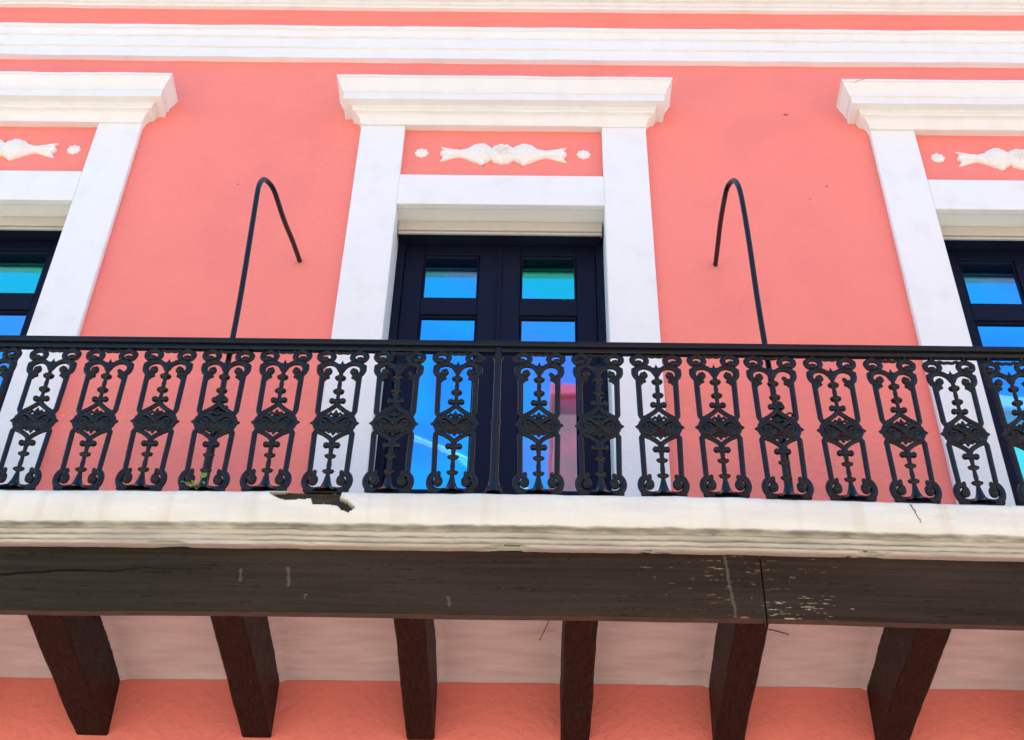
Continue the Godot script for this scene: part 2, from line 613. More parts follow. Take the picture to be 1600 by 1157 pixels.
func door_surround(house: Node3D, at: Vector3) -> MeshInstance3D:
	var w := OPEN_HALF
	var o := 0.955
	var d := 0.045
	var mb := MB.new()
	# jambs and lintel with softened arrises, faces subdivided by hand-laid unevenness
	for s in [-1.0, 1.0]:
		var a: float = min(s * w, s * o)
		var b: float = max(s * w, s * o)
		mb.box(Vector3(a, FLOOR - 0.1, -0.002), Vector3(b, 9.597, d), 0.006)
	mb.box(Vector3(-w, OPEN_TOP, -0.002), Vector3(w, 9.088, d - 0.0005), 0.004)
	var root := put("door_surround", mb.mesh(M.white), house, at)
	# lining of the opening
	mb = MB.new()
	for s in [-1.0, 1.0]:
		mb.box(Vector3(min(s * w, s * (w + 0.019)), FLOOR - 0.098, -0.41), Vector3(max(s * w, s * (w + 0.019)), OPEN_TOP, -0.003))
	mb.box(Vector3(-w - 0.019, OPEN_TOP + 0.001, -0.41), Vector3(w + 0.019, OPEN_TOP + 0.019, -0.003))
	put("reveal", mb.mesh(M.cream), root)
	# hood moulding
	var p: Array = [Vector2(-0.004, 9.600), Vector2(0.055, 9.592), Vector2(0.06, 9.600)]
	p += curve(Vector2(0.06, 9.600), Vector2(0.104, 9.668), "cavetto", 8)
	p += [Vector2(0.114, 9.669), Vector2(0.115, 9.690), Vector2(0.125, 9.692), Vector2(0.126, 9.716), Vector2(0.178, 9.714), Vector2(0.18, 9.776), Vector2(0.190, 9.778), Vector2(0.191, 9.793)]
	p += curve(Vector2(0.191, 9.793), Vector2(0.226, 9.882), "cyma", 9)
	p += [Vector2(0.234, 9.883), Vector2(0.235, 9.902), Vector2(-0.004, 9.93)]
	mb = MB.new()
	sweep(mb, p, -o, o, 0.055, true, 70, 0.005)
	put("hood", mb.mesh(M.cream), root)
	# stucco ornament: flower between two bulbs with flaring tails
	put("ornament", ornament().mesh(M.relief), root, Vector3(0.0, 9.347, 0.0))
	for s in [-1.0, 1.0]:
		put("rosette", rosette().mesh(M.relief), root, Vector3(s * 0.537, 9.357, 0.0))
	return root

func relief_grid(hfun: Callable, x0: float, x1: float, y0: float, y1: float, nx: int, ny: int) -> MB:
	var mb := MB.new()
	var idx := {}
	var hs := []
	for j in ny + 1:
		var row := PackedFloat32Array()
		for i in nx + 1:
			row.append(hfun.call(lerp(x0, x1, float(i) / nx), lerp(y0, y1, float(j) / ny)))
		hs.append(row)
	for j in ny + 1:
		for i in nx + 1:
			var h: float = hs[j][i]
			var hx: float = (hs[j][min(i + 1, nx)] - hs[j][max(i - 1, 0)]) / (2.0 * (x1 - x0) / nx)
			var hy: float = (hs[min(j + 1, ny)][i] - hs[max(j - 1, 0)][i]) / (2.0 * (y1 - y0) / ny)
			mb.vert(Vector3(lerp(x0, x1, float(i) / nx), lerp(y0, y1, float(j) / ny), h), Vector3(-hx, -hy, 1).normalized())
	for j in ny:
		for i in nx:
			if max(max(hs[j][i], hs[j][i + 1]), max(hs[j + 1][i], hs[j + 1][i + 1])) < -0.001:
				continue
			var a := j * (nx + 1) + i
			mb.tri_i(a, a + 1, a + nx + 2, Vector3(0, 0, 1)); mb.tri_i(a, a + nx + 2, a + nx + 1, Vector3(0, 0, 1))
	return mb

func dome(u: float, v: float, cx: float, cy: float, rx: float, ry: float, h: float) -> float:
	var q := pow((u - cx) / rx, 2.0) + pow((v - cy) / ry, 2.0)
	return h * sqrt(1.0 - q) if q < 1.0 else -0.01 - 0.02 * (sqrt(q) - 1.0)

func smax(a: float, b: float) -> float:
	var k := clampf(0.5 + 0.5 * (a - b) / 0.016, 0.0, 1.0)
	return lerpf(b, a, k) + (0.016 * k * (1.0 - k) if a > 0.0 and b > 0.0 else 0.0)

func orn_h(u: float, v: float) -> float:
	var h := -0.02
	# central flower, ringed by petals
	var q := Vector2(u / 0.098, v / 0.106)
	var an := q.angle()
	var rr := q.length() / (0.95 + 0.025 * cos(an * 11.0))
	if rr < 1.0:
		h = 0.046 * sqrt(1.0 - rr * rr) + 0.004 * cos(an * 11.0) * rr * (1.0 - rr) * 3.0
		if rr < 0.45:
			h += 0.006 * sin(rr * 40.0) + 0.004 * cos(an * 5.0)
	for s in [-1.0, 1.0]:
		var x: float = u * s
		# bulb with a fan of grooves
		var b := dome(x, v, 0.146, 0.004, 0.092, 0.098, 0.050)
		if b > 0.0:
			var fa := atan2(v + 0.05, x - 0.08)
			b += 0.0018 * sin(fa * 18.0) * smoothstep(0.0, 0.02, b)
		h = smax(h, b)
		# neck and flared tail with fingers
		if x > 0.12 and x < 0.44:
			var t := (x - 0.12) / 0.30
			var hw := 0.088 * pow(1.0 - clamp(t / 0.55, 0.0, 1.0), 1.3) + 0.036 + 0.040 * smoothstep(0.55, 1.0, t)
			var fing := 0.010 * cos(v / hw * PI * 1.9)
			var endx := 0.405 + fing + (0.012 if s > 0 else 0.0)
			var k := absf(v) / hw
			if k < 1.0 and x < endx:
				var tail := 0.034 * sqrt(1.0 - k * k) * (1.0 - 0.25 * t)
				tail += 0.0035 * cos(v / hw * PI * 3.6) * smoothstep(0.35, 0.8, t)
				tail *= smoothstep(0.0, 0.012, endx - x) * 0.5 + 0.5
				h = smax(h, tail)
	if h > 0.0:
		h += 0.0028 * wob2.get_noise_2d(u * 900.0, v * 700.0)
	return h

func ornament() -> MB:
	return relief_grid(orn_h, -0.45, 0.45, -0.115, 0.115, 240, 80)

func ros_h(u: float, v: float) -> float:
	var q := Vector2(u, v)
	var an := q.angle()
	var r := q.length() / (0.047 * (0.96 + 0.045 * cos(an * 8.0)))
	if r >= 1.0:
		return -0.01
	var h := 0.016 * sqrt(1.0 - r * r) + 0.0025 * cos(an * 8.0) * r
	if r < 0.38:
		h += 0.006 * cos(r / 0.38 * PI / 2)
	return h + 0.002 * wob2.get_noise_2d(u * 1200.0, v * 1200.0)

func rosette() -> MB:
	return relief_grid(ros_h, -0.055, 0.055, -0.055, 0.055, 50, 50)

# frame, two leaves with their panes, and the shutter box of one doorway
func door_set(house: Node3D, at: Vector3) -> Array:
	var made := []
	var w := OPEN_HALF
	var z := -0.25
	var y0 := FLOOR - 0.098
	var ytop := 8.79
	var mb := MB.new()
	for s in [-1.0, 1.0]:
		mb.box(Vector3(min(s * (w - 0.001), s * (w - 0.05)), y0, z - 0.09), Vector3(max(s * (w - 0.001), s * (w - 0.05)), ytop, z + 0.025), 0.004)
	mb.box(Vector3(-w + 0.051, ytop - 0.06, z - 0.09), Vector3(w - 0.051, ytop, z + 0.025), 0.004)
	made.append(put("door_frame", mb.mesh(M.navy), house, at))
	var panes := [[8.25, 8.645], [6.73, 8.105]]
	for s in [-1.0, 1.0]:
		var xa := 0.003
		var xb := w - 0.053
		var px0 := 0.13
		var px1 := 0.487
		mb = MB.new()
		var zf := z
		var zk := z - 0.045
		var bx := func(a: float, b: float, c: float, d: float, bv: float) -> void:
			mb.box(Vector3(min(s * a, s * b), c, zk), Vector3(max(s * a, s * b), d, zf), bv)
		bx.call(xa, px0, y0 + 0.01, ytop - 0.063, 0.003)
		bx.call(px1, xb, y0 + 0.01, ytop - 0.063, 0.003)
		var ys := [ytop - 0.063, panes[0][1], panes[0][0], panes[1][1], panes[1][0], y0 + 0.01]
		for k in [0, 2, 4]:
			bx.call(px0 + 0.0005, px1 - 0.0005, ys[k + 1], ys[k], 0.003)
		if s > 0:
			# the astragal that covers the joint
			mb.box(Vector3(-0.012, y0 + 0.012, zf + 0.001), Vector3(0.014, ytop - 0.066, zf + 0.012), 0.004)
		var leaf := put("door_leaf", mb.mesh(M.navy), house, at)
		for k in 2:
			# glazing bead round the pane
			var bd := MB.new()
			var q: Array = panes[k]
			var t := 0.016
			var xs0: float = min(s * px0, s * px1)
			var xs1: float = max(s * px0, s * px1)
			for e in [[xs0, q[0], xs1, q[0] + t], [xs0, q[1] - t, xs1, q[1]], [xs0, q[0] + t, xs0 + t, q[1] - t], [xs1 - t, q[0] + t, xs1, q[1] - t]]:
				bd.box(Vector3(e[0] + 0.001, e[1] + 0.0005, zk + 0.004), Vector3(e[2] - 0.001, e[3] - 0.0005, zf - 0.012), 0.007)
			put("glazing_bead", bd.mesh(M.navy), leaf)
			var gl := MB.new()
			gl.box(Vector3(xs0 + 0.002, q[0] + 0.002, zk + 0.006), Vector3(xs1 - 0.002, q[1] - 0.002, zk + 0.014))
			put("pane", gl.mesh(M.glass[k * 2 + (1 if s > 0 else 0)]), leaf)
		made.append(leaf)
	# roller shutter housing under the head of the opening
	mb = MB.new()
	mb.box(Vector3(-w + 0.004, 8.716, -0.128), Vector3(w - 0.012, 8.797, -0.100), 0.004)
	mb.box(Vector3(-w + 0.006, 8.703, -0.134), Vector3(w - 0.016, 8.7155, -0.118))
	mb.box(Vector3(-w + 0.005, 8.686, -0.122), Vector3(w - 0.014, 8.7025, -0.104), 0.003)
	var sb := put("shutter_box", mb.mesh(M.box_metal), house, at)
	mb = MB.new()
	mb.box(Vector3(-w + 0.008, 8.712, -0.222), Vector3(w - 0.018, 8.796, -0.136), 0.004)
	put("slot_shade_block", mb.mesh(M.navy), sb)  # added dark block standing in for the shaded slot behind the box
	made.append(sb)
	return made

# ------------------------------------------------------------------ balcony
func slab_top(x: float) -> float:
	# the old slab is not quite level
	return -0.012 * smoothstep(-1.0, -2.6, x) - 0.030 * smoothstep(0.6, 2.4, x) + 0.003 * wob2.get_noise_1d(x * 60.0)

const CHIP := [[-1.150, 5.640], [-1.120, 5.604], [-1.060, 5.583], [-1.02, 5.590], [-0.955, 5.598], [-0.949, 5.560], [-0.90, 5.566], [-0.845, 5.558], [-0.815, 5.528], [-0.790, 5.520], [-0.762, 5.548], [-0.80, 5.588], [-0.835, 5.606], [-0.83, 5.66], [-1.0, 5.67]]

func build_balcony() -> void:
	var slab := thing("balcony_slab", "cream plastered balcony slab with ribbed edge and a broken dark chip", "balcony")
	# profile of the edge, from the back of the top round the nosing, down the ribs to the underside
	var prof: Array = [Vector2(1.0, 5.668), Vector2(1.05, 5.666), Vector2(1.085, 5.655), Vector2(1.103, 5.636), Vector2(1.112, 5.610)]
	for k in 13:
		prof.append(Vector2(1.114 + 0.010 * sin(k / 12.0 * PI * 0.8), 5.600 - 0.138 * k / 12.0))
	prof.append(Vector2(1.124, 5.457)); prof.append(Vector2(1.092, 5.454)); prof.append(Vector2(1.088, 5.446))
	prof += curve(Vector2(1.088, 5.446), Vector2(1.086, 5.420), "torus", 6)
	prof.append(Vector2(1.080, 5.418))
	prof += curve(Vector2(1.080, 5.418), Vector2(1.080, 5.396), "torus", 6)
	prof.append(Vector2(1.074, 5.394))
	prof += curve(Vector2(1.074, 5.394), Vector2(1.074, 5.376), "torus", 5)
	prof.append(Vector2(1.062, 5.374)); prof.append(Vector2(1.02, 5.376))
	var poly := PackedVector2Array()
	for c in CHIP:
		poly.append(Vector2(c[0], c[1]))
	var xs := PackedFloat32Array()
	var x := -4.6
	while x < 4.2:
		xs.append(x)
		x += 0.004 if (x > -1.18 and x < -0.72) else 0.014
	# refine the profile
	var fine := []
	for k in prof.size() - 1:
		var a: Vector2 = prof[k]
		var b: Vector2 = prof[k + 1]
		var m := int(ceil(a.distance_to(b) / 0.006))
		for t in m:
			fine.append(a.lerp(b, float(t) / m))
	fine.append(prof[-1])
	var rows := []
	var cols := []
	for q in fine:
		var row := PackedVector3Array()
		var cr := []
		for xx in xs:
			var pz: float = q.x
			var py: float = q.y
			var hi := smoothstep(5.36, 5.65, py)
			var sg := slab_top(xx) * (0.6 + 0.4 * hi)
			# hand-plastered unevenness, the ribs worn smooth in places
			var nz := wob2.get_noise_2d(xx * 28.0, py * 130.0)
			var n2 := wob.get_noise_2d(xx * 160.0, py * 420.0 + pz * 400.0)
			var worn := 0.5 * smoothstep(0.25, 0.5, wob2.get_noise_1d(xx * 14.0 + 200.0)) if py < 5.456 else 0.0
			worn = max(worn, smoothstep(-2.1, -1.5, xx) * smoothstep(-1.1, -1.3, xx) * (1.0 if py < 5.456 else 0.0))
			if worn > 0.0 and py < 5.456 and py > 5.375:
				pz = lerp(pz, 1.098 - (5.456 - py) * 0.22, worn * 0.85)
			pz += 0.004 * nz + 0.0018 * n2
			py += sg + 0.004 * wob2.get_noise_1d(xx * 35.0 + 90.0) + 0.0012 * n2
			var c := Color(0.76, 0.745, 0.655) * (0.96 + 0.10 * nz)
			# vertical run-off stains below the railing feet
			var run := wob2.get_noise_2d(xx * 130.0, 3.0)
			if q.y > 5.456:
				c = c.lerp(Color(0.56, 0.47, 0.34), clamp((run - 0.22) * 1.1, 0.0, 0.28))
				var base_dirt_shade := smoothstep(5.468, 5.457, q.y) * (0.4 + 0.6 * n2)  # dirt and the shadow line at the fascia foot, painted together
				c = c.lerp(Color(0.33, 0.29, 0.23), clamp(base_dirt_shade, 0.0, 0.8))
			else:
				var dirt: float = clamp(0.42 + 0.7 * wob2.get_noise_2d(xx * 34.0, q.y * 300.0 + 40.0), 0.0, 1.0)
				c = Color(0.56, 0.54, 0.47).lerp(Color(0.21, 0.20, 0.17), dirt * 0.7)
				# shade in the grooves between the ribs, painted as dark lines
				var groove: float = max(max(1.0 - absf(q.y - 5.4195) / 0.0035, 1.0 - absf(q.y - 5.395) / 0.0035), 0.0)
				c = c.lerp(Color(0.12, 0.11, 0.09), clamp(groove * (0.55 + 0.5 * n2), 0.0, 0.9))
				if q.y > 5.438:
					c = c.lerp(Color(0.20, 0.185, 0.15), clamp(0.35 + 0.8 * n2, 0.0, 1.0))  # shadow line under the fascia lip, put into the dirty colour
				if q.y < 5.376:
					c = Color(0.50, 0.36, 0.32)
			# the piece that has broken away
			var in2 := Vector2(xx + 0.004 * n2, q.y + 0.004 * wob.get_noise_1d(xx * 600.0))
			if q.y > 5.50 and xx > -1.2 and xx < -0.7 and Geometry2D.is_point_in_polygon(in2, poly):
				pz -= (0.034 + 0.010 * nz + 0.012 * n2) * smoothstep(5.668, 5.640, q.y)
				c = Color(0.016, 0.012, 0.007).lerp(Color(0.045, 0.033, 0.014), clamp(0.4 + 1.2 * n2 + 0.6 * wob2.get_noise_2d(xx * 200.0, q.y * 800.0), 0.0, 1.0))
			# crumbled lower lip
			if q.y < 5.384 and q.y > 5.36:
				var lip := wob2.get_noise_1d(xx * 48.0 + 700.0)
				var lk := smoothstep(0.22, 0.5, lip + 0.25 * n2)
				pz -= 0.012 * lk
				py += 0.006 * lk
				c = c.lerp(Color(0.40, 0.37, 0.31), lk)
			row.append(Vector3(xx, py, pz))
			cr.append(c)
		rows.append(row)
		cols.append(cr)
	var mb := MB.new()
	mb.colored = true
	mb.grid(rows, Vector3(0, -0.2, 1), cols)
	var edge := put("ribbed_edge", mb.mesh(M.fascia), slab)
	crack(edge, [Vector3(1.640, 5.612, 1.110), Vector3(1.646, 5.575, 1.117), Vector3(1.652, 5.545, 1.121), Vector3(1.661, 5.520, 1.123), Vector3(1.663, 5.498, 1.123)], 0.0022)
	# floor of the balcony between the wall and the edge
	mb = MB.new()
	mb.box(Vector3(-4.6, 5.41, 0.046), Vector3(4.2, 5.655, 1.03))
	put("floor_deck", mb.mesh(M.paving), slab)

	# timber beam under the edge, two lengths butted together
	var beam := thing("timber_beam", "long dark brown painted timber beam under the balcony edge", "beam")
	for s in [[-4.6, 0.969], [0.975, 4.2]]:
		var rws := []
		var uvs := []
		for yy in [5.388, 5.382, 5.30, 5.20, 5.10, 5.064, 5.058]:
			var rw := PackedVector3Array()
			var ur := PackedVector2Array()
			for i in 161:
				var t := i / 160.0
				var xx: float = lerp(s[0], s[1], t)
				var dz := -0.006 if yy > 5.385 or yy < 5.06 else 0.0
				rw.append(Vector3(xx, yy + 0.004 * wob2.get_noise_1d(xx * 20.0) - (0.022 * smoothstep(0.8, 2.6, xx) + 0.012 * smoothstep(-1.0, -2.6, xx)), 1.048 + dz + 0.003 * wob.get_noise_2d(xx * 60.0, yy * 300.0)))
				ur.append(Vector2((xx + 4.6) / 8.8, (5.39 - yy) / 0.336))
			rws.append(rw); uvs.append(ur)
		var fb := MB.new()
		fb.has_uv = true
		fb.grid(rws, Vector3(0, 0, 1), [], uvs)
		var board := put("beam_board", fb.mesh(M.beam_face), beam)
		# the body of the timber behind its painted face
		var bb := MB.new()
		var nseg := 40
		for i in nseg:
			var xa: float = lerp(s[0], s[1], float(i) / nseg)
			var xb: float = lerp(s[0], s[1], float(i + 1) / nseg)
			var ya := -(0.022 * smoothstep(0.8, 2.6, xa) + 0.012 * smoothstep(-1.0, -2.6, xa)) + 0.004 * wob2.get_noise_1d(xa * 20.0)
			var yb := -(0.022 * smoothstep(0.8, 2.6, xb) + 0.012 * smoothstep(-1.0, -2.6, xb)) + 0.004 * wob2.get_noise_1d(xb * 20.0)
			bb.quad(Vector3(xa, 5.058 + ya, 1.042), Vector3(xb, 5.058 + yb, 1.042), Vector3(xb, 5.058 + yb, 1.008), Vector3(xa, 5.058 + ya, 1.008), Vector3(0, -1, 0))
			bb.quad(Vector3(xa, 5.058 + ya, 1.008), Vector3(xb, 5.058 + yb, 1.008), Vector3(xb, 5.378, 1.008), Vector3(xa, 5.378, 1.008), Vector3(0, 0, -1))
			bb.quad(Vector3(xa, 5.378, 1.008), Vector3(xb, 5.378, 1.008), Vector3(xb, 5.372 + yb, 1.04), Vector3(xa, 5.372 + ya, 1.04), Vector3(0, 1, 0))
		for e in [s[0], s[1]]:
			var out := Vector3(-1 if e == s[0] else 1, 0, 0)
			bb.quad(Vector3(e, 5.03, 1.008), Vector3(e, 5.03, 1.04), Vector3(e, 5.37, 1.04), Vector3(e, 5.37, 1.008), out)
		put("beam_core", bb.mesh(M.beam), board)

const JOISTS := [[-3.56, 0.14], [-2.80, 0.14], [-2.03, 0.15], [-1.262, 0.14], [-0.502, 0.13], [0.213, 0.135], [0.920, 0.14], [1.672, 0.145], [2.44, 0.14], [3.19, 0.14]]

func build_joists() -> void:
	# plaster between the joists, ragged where it meets the wood
	var slab: Node = get_node("balcony_slab")
	for k in JOISTS.size() + 1:
		var a: float = -4.6 if k == 0 else JOISTS[k - 1][0] + JOISTS[k - 1][1] * 0.5 - 0.02
		var b: float = 4.2 if k == JOISTS.size() else JOISTS[k][0] - JOISTS[k][1] * 0.5 + 0.02
		var rows := []
		var nx := 44
		var nz := 60
		for j in nz + 1:
			var z: float = lerp(0.002, 1.006, float(j) / nz)
			var row := PackedVector3Array()
			for i in nx + 1:
				var t := float(i) / nx
				var x: float = lerp(a, b, t)
				var edge: float = min(x - a, b - x)
				var yy := 5.392 + 0.003 * wob2.get_noise_2d(x * 18.0, z * 40.0) + 0.002 * wob.get_noise_2d(x * 60.0 + 40.0, z * 420.0)
				# lip of mortar smeared against the timber and the wall
				var lip := smoothstep(0.055 + 0.02 * wob2.get_noise_1d(z * 160.0 + k * 77.0), 0.012, edge)
				yy -= 0.016 * lip * (0.7 + 0.6 * wob.get_noise_2d(z * 500.0, k * 50.0 + (0.0 if x - a < b - x else 20.0)))
				yy -= 0.008 * smoothstep(0.05, 0.0, z) + (0.014 + 0.012 * smoothstep(-0.5, -2.5, x)) * smoothstep(0.4, 0.0, z)
				row.append(Vector3(x, yy, z))
			rows.append(row)
		var mb := MB.new()
		mb.grid(rows, Vector3(0, -1, 0))
		put("soffit_panel", mb.mesh(M.soffit), slab)
	crack(slab.get_node("soffit_panel_005"), [Vector3(0.095, 5.390, 0.53), Vector3(0.077, 5.390, 0.477), Vector3(0.062, 5.391, 0.42), Vector3(0.041, 5.391, 0.339)], 0.0022)
	crack(slab.get_node("soffit_panel_007"), [Vector3(1.08, 5.390, 0.46), Vector3(1.11, 5.390, 0.452), Vector3(1.14, 5.390, 0.44), Vector3(1.179, 5.390, 0.417)], 0.0025)
	var names := ["beyond the left edge of the picture", "at the far left edge, half out of view", "leftmost of those wholly in view", "second from the left in full view", "third from the left, left of the door", "right of the middle, seen almost straight on", "under the butt joint of the beam", "rightmost of those wholly in view", "at the far right edge, half out of view", "beyond the right edge of the picture"]
	for k in JOISTS.size():
		var jx: float = JOISTS[k][0]
		var w: float = JOISTS[k][1]
		var mb := MB.new()
		var lo := 5.060
		var hi := 5.40
		# a hewn timber: four faces with slightly wandering arrises
		var rings := []
		var nz := 36
		for j in nz + 1:
			var z: float = lerp(0.003, 1.004, float(j) / nz)
			var ring := []
			for c in [[-1, lo + 0.008], [-1, hi], [1, hi], [1, lo + 0.008], [0.88, lo], [-0.88, lo]]:
				var n1 := wob2.get_noise_3d(z * 50.0, c[1] * 100.0 + k * 31.0, c[0] * 20.0)
				ring.append(Vector3(c[0] * w * 0.5 + 0.006 * n1, c[1] + 0.005 * wob2.get_noise_2d(z * 40.0 + k * 13.0, c[0] * 30.0), z))
			rings.append(ring)
		for j in nz:
			for c in 6:
				var d := (c + 1) % 6
				var mid: Vector3 = (rings[j][c] + rings[j][d]) * 0.5 - Vector3(0, (lo + hi) * 0.5, rings[j][c].z)
				mb.quad(rings[j][c], rings[j][d], rings[j + 1][d], rings[j + 1][c], mid)
		for c in range(1, 5):
			mb.tri(rings[nz][0], rings[nz][c], rings[nz][c + 1], Vector3(0, 0, 1))
		var o := put("timber_joist", mb.mesh(M.joist), self, Vector3(jx, 0, 0))
		tag(o, "dark brown wooden joist under the balcony, " + names[k], "joist", "joists carrying the balcony")

# ------------------------------------------------------------------ railing
const PANELS := [-4.27, -3.99, -3.705, -3.42, -3.14, -2.86, -2.576, -2.295, -2.015, -1.735, -1.456, -1.182, -0.909, -0.637, -0.355, 0.029, 0.306, 0.583, 0.857, 1.130, 1.411, 1.690, 1.970, 2.25, 2.53, 2.81, 3.09, 3.37, 3.65, 3.93]
const RAIL_Z := 1.06

func arc(cx: float, cy: float, r: float, a0: float, a1: float, k: int) -> Array:
	var out := []
	for i in k + 1:
		var a := deg_to_rad(lerp(a0, a1, float(i) / k))
		out.append(Vector3(cx + cos(a) * r, cy + sin(a) * r, 0))
	return out

func smooth_path(pts: Array, per := 4) -> Array:
	var out := []
	for i in pts.size() - 1:
		var p0: Vector3 = pts[max(i - 1, 0)]
		var p1: Vector3 = pts[i]
		var p2: Vector3 = pts[i + 1]
		var p3: Vector3 = pts[min(i + 2, pts.size() - 1)]
		for k in per:
			out.append(p1.cubic_interpolate(p2, p0, p3, float(k) / per))
	out.append(pts[-1])
	return out

func mx(pts: Array, s: float, z := 0.0) -> Array:
	var out := []
	for p in pts:
		out.append(Vector3(p.x * s, p.y, p.z + z))
	return out

func v2(l: Array) -> Array:
	var out := []
	for p in l:
		out.append(Vector3(p[0], p[1], 0))
	return out

func ribbed(mb: MB, pts: Array, r: float) -> void:
	# cast strap: a flat body with a rounded rib along its front and back
	mb.tube(pts, [r], 8, 0.75)

func panel_scrolls(kind: int) -> MB:
	var mb := MB.new()
	mb.fat = 1.24
	for s in [-1.0, 1.0]:
		# top loop with its curled end
		var lp := arc(0.0695, 0.816, 0.0295, 235, -30, 18)
		lp += v2([[0.092, 0.796], [0.084, 0.790]])
		mb.tube(mx(lp, s), [0.0106], 8, 0.8)
		mb.ball(Vector3(s * 0.074, 0.797, 0.002), Vector3(0.0155, 0.0135, 0.013))
		mb.ball(Vector3(s * 0.0695, 0.850, 0), Vector3(0.016, 0.010, 0.010))
		mb.ball(Vector3(s * 0.101, 0.822, 0), Vector3(0.009, 0.015, 0.009))
		mb.tube(mx(v2([[0.0695, 0.85], [0.0695, 0.878]]), s), [0.008], 8)
		# link between the two loops
		mb.tube(mx(smooth_path(v2([[0.050, 0.842], [0.034, 0.850], [0.018, 0.842], [0.0, 0.846]])), s), [0.0072], 8, 0.8)
		# second scroll, springing from the stem
		var sp := smooth_path(v2([[0.004, 0.722], [0.016, 0.752], [0.036, 0.771], [0.060, 0.775], [0.084, 0.762], [0.0955, 0.738], [0.092, 0.712], [0.078, 0.698], [0.062, 0.701], [0.054, 0.713]]), 4)
		var rr := []
		for i in sp.size():
			rr.append(0.0085 + 0.0042 * sin(PI * i / (sp.size() - 1.0)))
		mb.tube(mx(sp, s), rr, 8, 0.8)
		if kind == 0 or s < 0:
			mb.ball(Vector3(s * 0.0575, 0.719, 0.002), Vector3(0.0160, 0.0150, 0.014))
			mb.tube(mx(smooth_path(v2([[0.058, 0.719], [0.048, 0.733], [0.056, 0.742]])), s), [0.0055, 0.005, 0.004], 6)
		else:
			mb.tube(mx(smooth_path(v2([[0.074, 0.700], [0.060, 0.707], [0.048, 0.722]])), s), [0.010, 0.009, 0.008, 0.007, 0.005], 6)
		mb.ball(Vector3(s * 0.100, 0.751, 0), Vector3(0.008, 0.013, 0.009))
		mb.ball(Vector3(s * 0.062, 0.684, 0), Vector3(0.013, 0.008, 0.009))
		mb.ball(Vector3(s * 0.072, 0.676, 0), Vector3(0.010, 0.012, 0.009))
		mb.ball(Vector3(s * 0.066, 0.774, 0), Vector3(0.012, 0.013, 0.010))
		# side bars, bent in towards the medallion
		ribbed(mb, mx(v2([[0.083, 0.705], [0.0825, 0.470], [0.079, 0.460], [0.066, 0.446]]), s), 0.0104)
		ribbed(mb, mx(v2([[0.066, 0.352], [0.080, 0.346], [0.0835, 0.338], [0.0835, 0.100]]), s), 0.0104)
		# foot scroll: outer sweep and the curl that hangs inside it
		var fp := smooth_path(v2([[0.082, 0.108], [0.097, 0.088], [0.1045, 0.060], [0.099, 0.032], [0.080, 0.013], [0.055, 0.008], [0.030, 0.014]]), 4)
		rr = []
		for i in fp.size():
			rr.append(0.0118 + 0.002 * sin(PI * i / (fp.size() - 1.0)))
		mb.tube(mx(fp, s), rr, 8, 0.8)
		mb.tube(mx(smooth_path(v2([[0.082, 0.104], [0.066, 0.092], [0.054, 0.073], [0.057, 0.052], [0.070, 0.047], [0.077, 0.057], [0.072, 0.066]]), 4), s), [0.0098], 8, 0.8)
		mb.ball(Vector3(s * 0.067, 0.062, 0.002), Vector3(0.0155, 0.0155, 0.014))
		mb.ball(Vector3(s * 0.067, 0.104, 0), Vector3(0.014, 0.009, 0.010))
		mb.ball(Vector3(s * 0.060, 0.113, 0), Vector3(0.008, 0.008, 0.008))
		mb.ball(Vector3(s * 0.098, 0.010, 0), Vector3(0.010, 0.012, 0.011))
	# spear bud at the top and the strip it all stands on
	mb.lathe(Vector3(0, 0, 0), [Vector2(0.0005, 0.795), Vector2(0.005, 0.780), Vector2(0.013, 0.762), Vector2(0.017, 0.748), Vector2(0.011, 0.728), Vector2(0.0095, 0.70)], 8, 0.8)
	for s in [-1.0, 1.0]:
		mb.ball(Vector3(s * 0.014, 0.758, 0), Vector3(0.007, 0.012, 0.008))
	mb.box(Vector3(-0.100, -0.010, -0.011), Vector3(0.100, 0.005, 0.011), 0.003)
	# the casting widens towards the rail
	for i in mb.v.size():
		var q := mb.v[i]
		var w := lerpf(0.935, 1.03, smoothstep(0.0, 0.2, q.y))
		w += 0.03 * smoothstep(0.4, 0.6, q.y) + 0.07 * smoothstep(0.70, 0.82, q.y)
		mb.v[i].x = q.x * w
	return mb

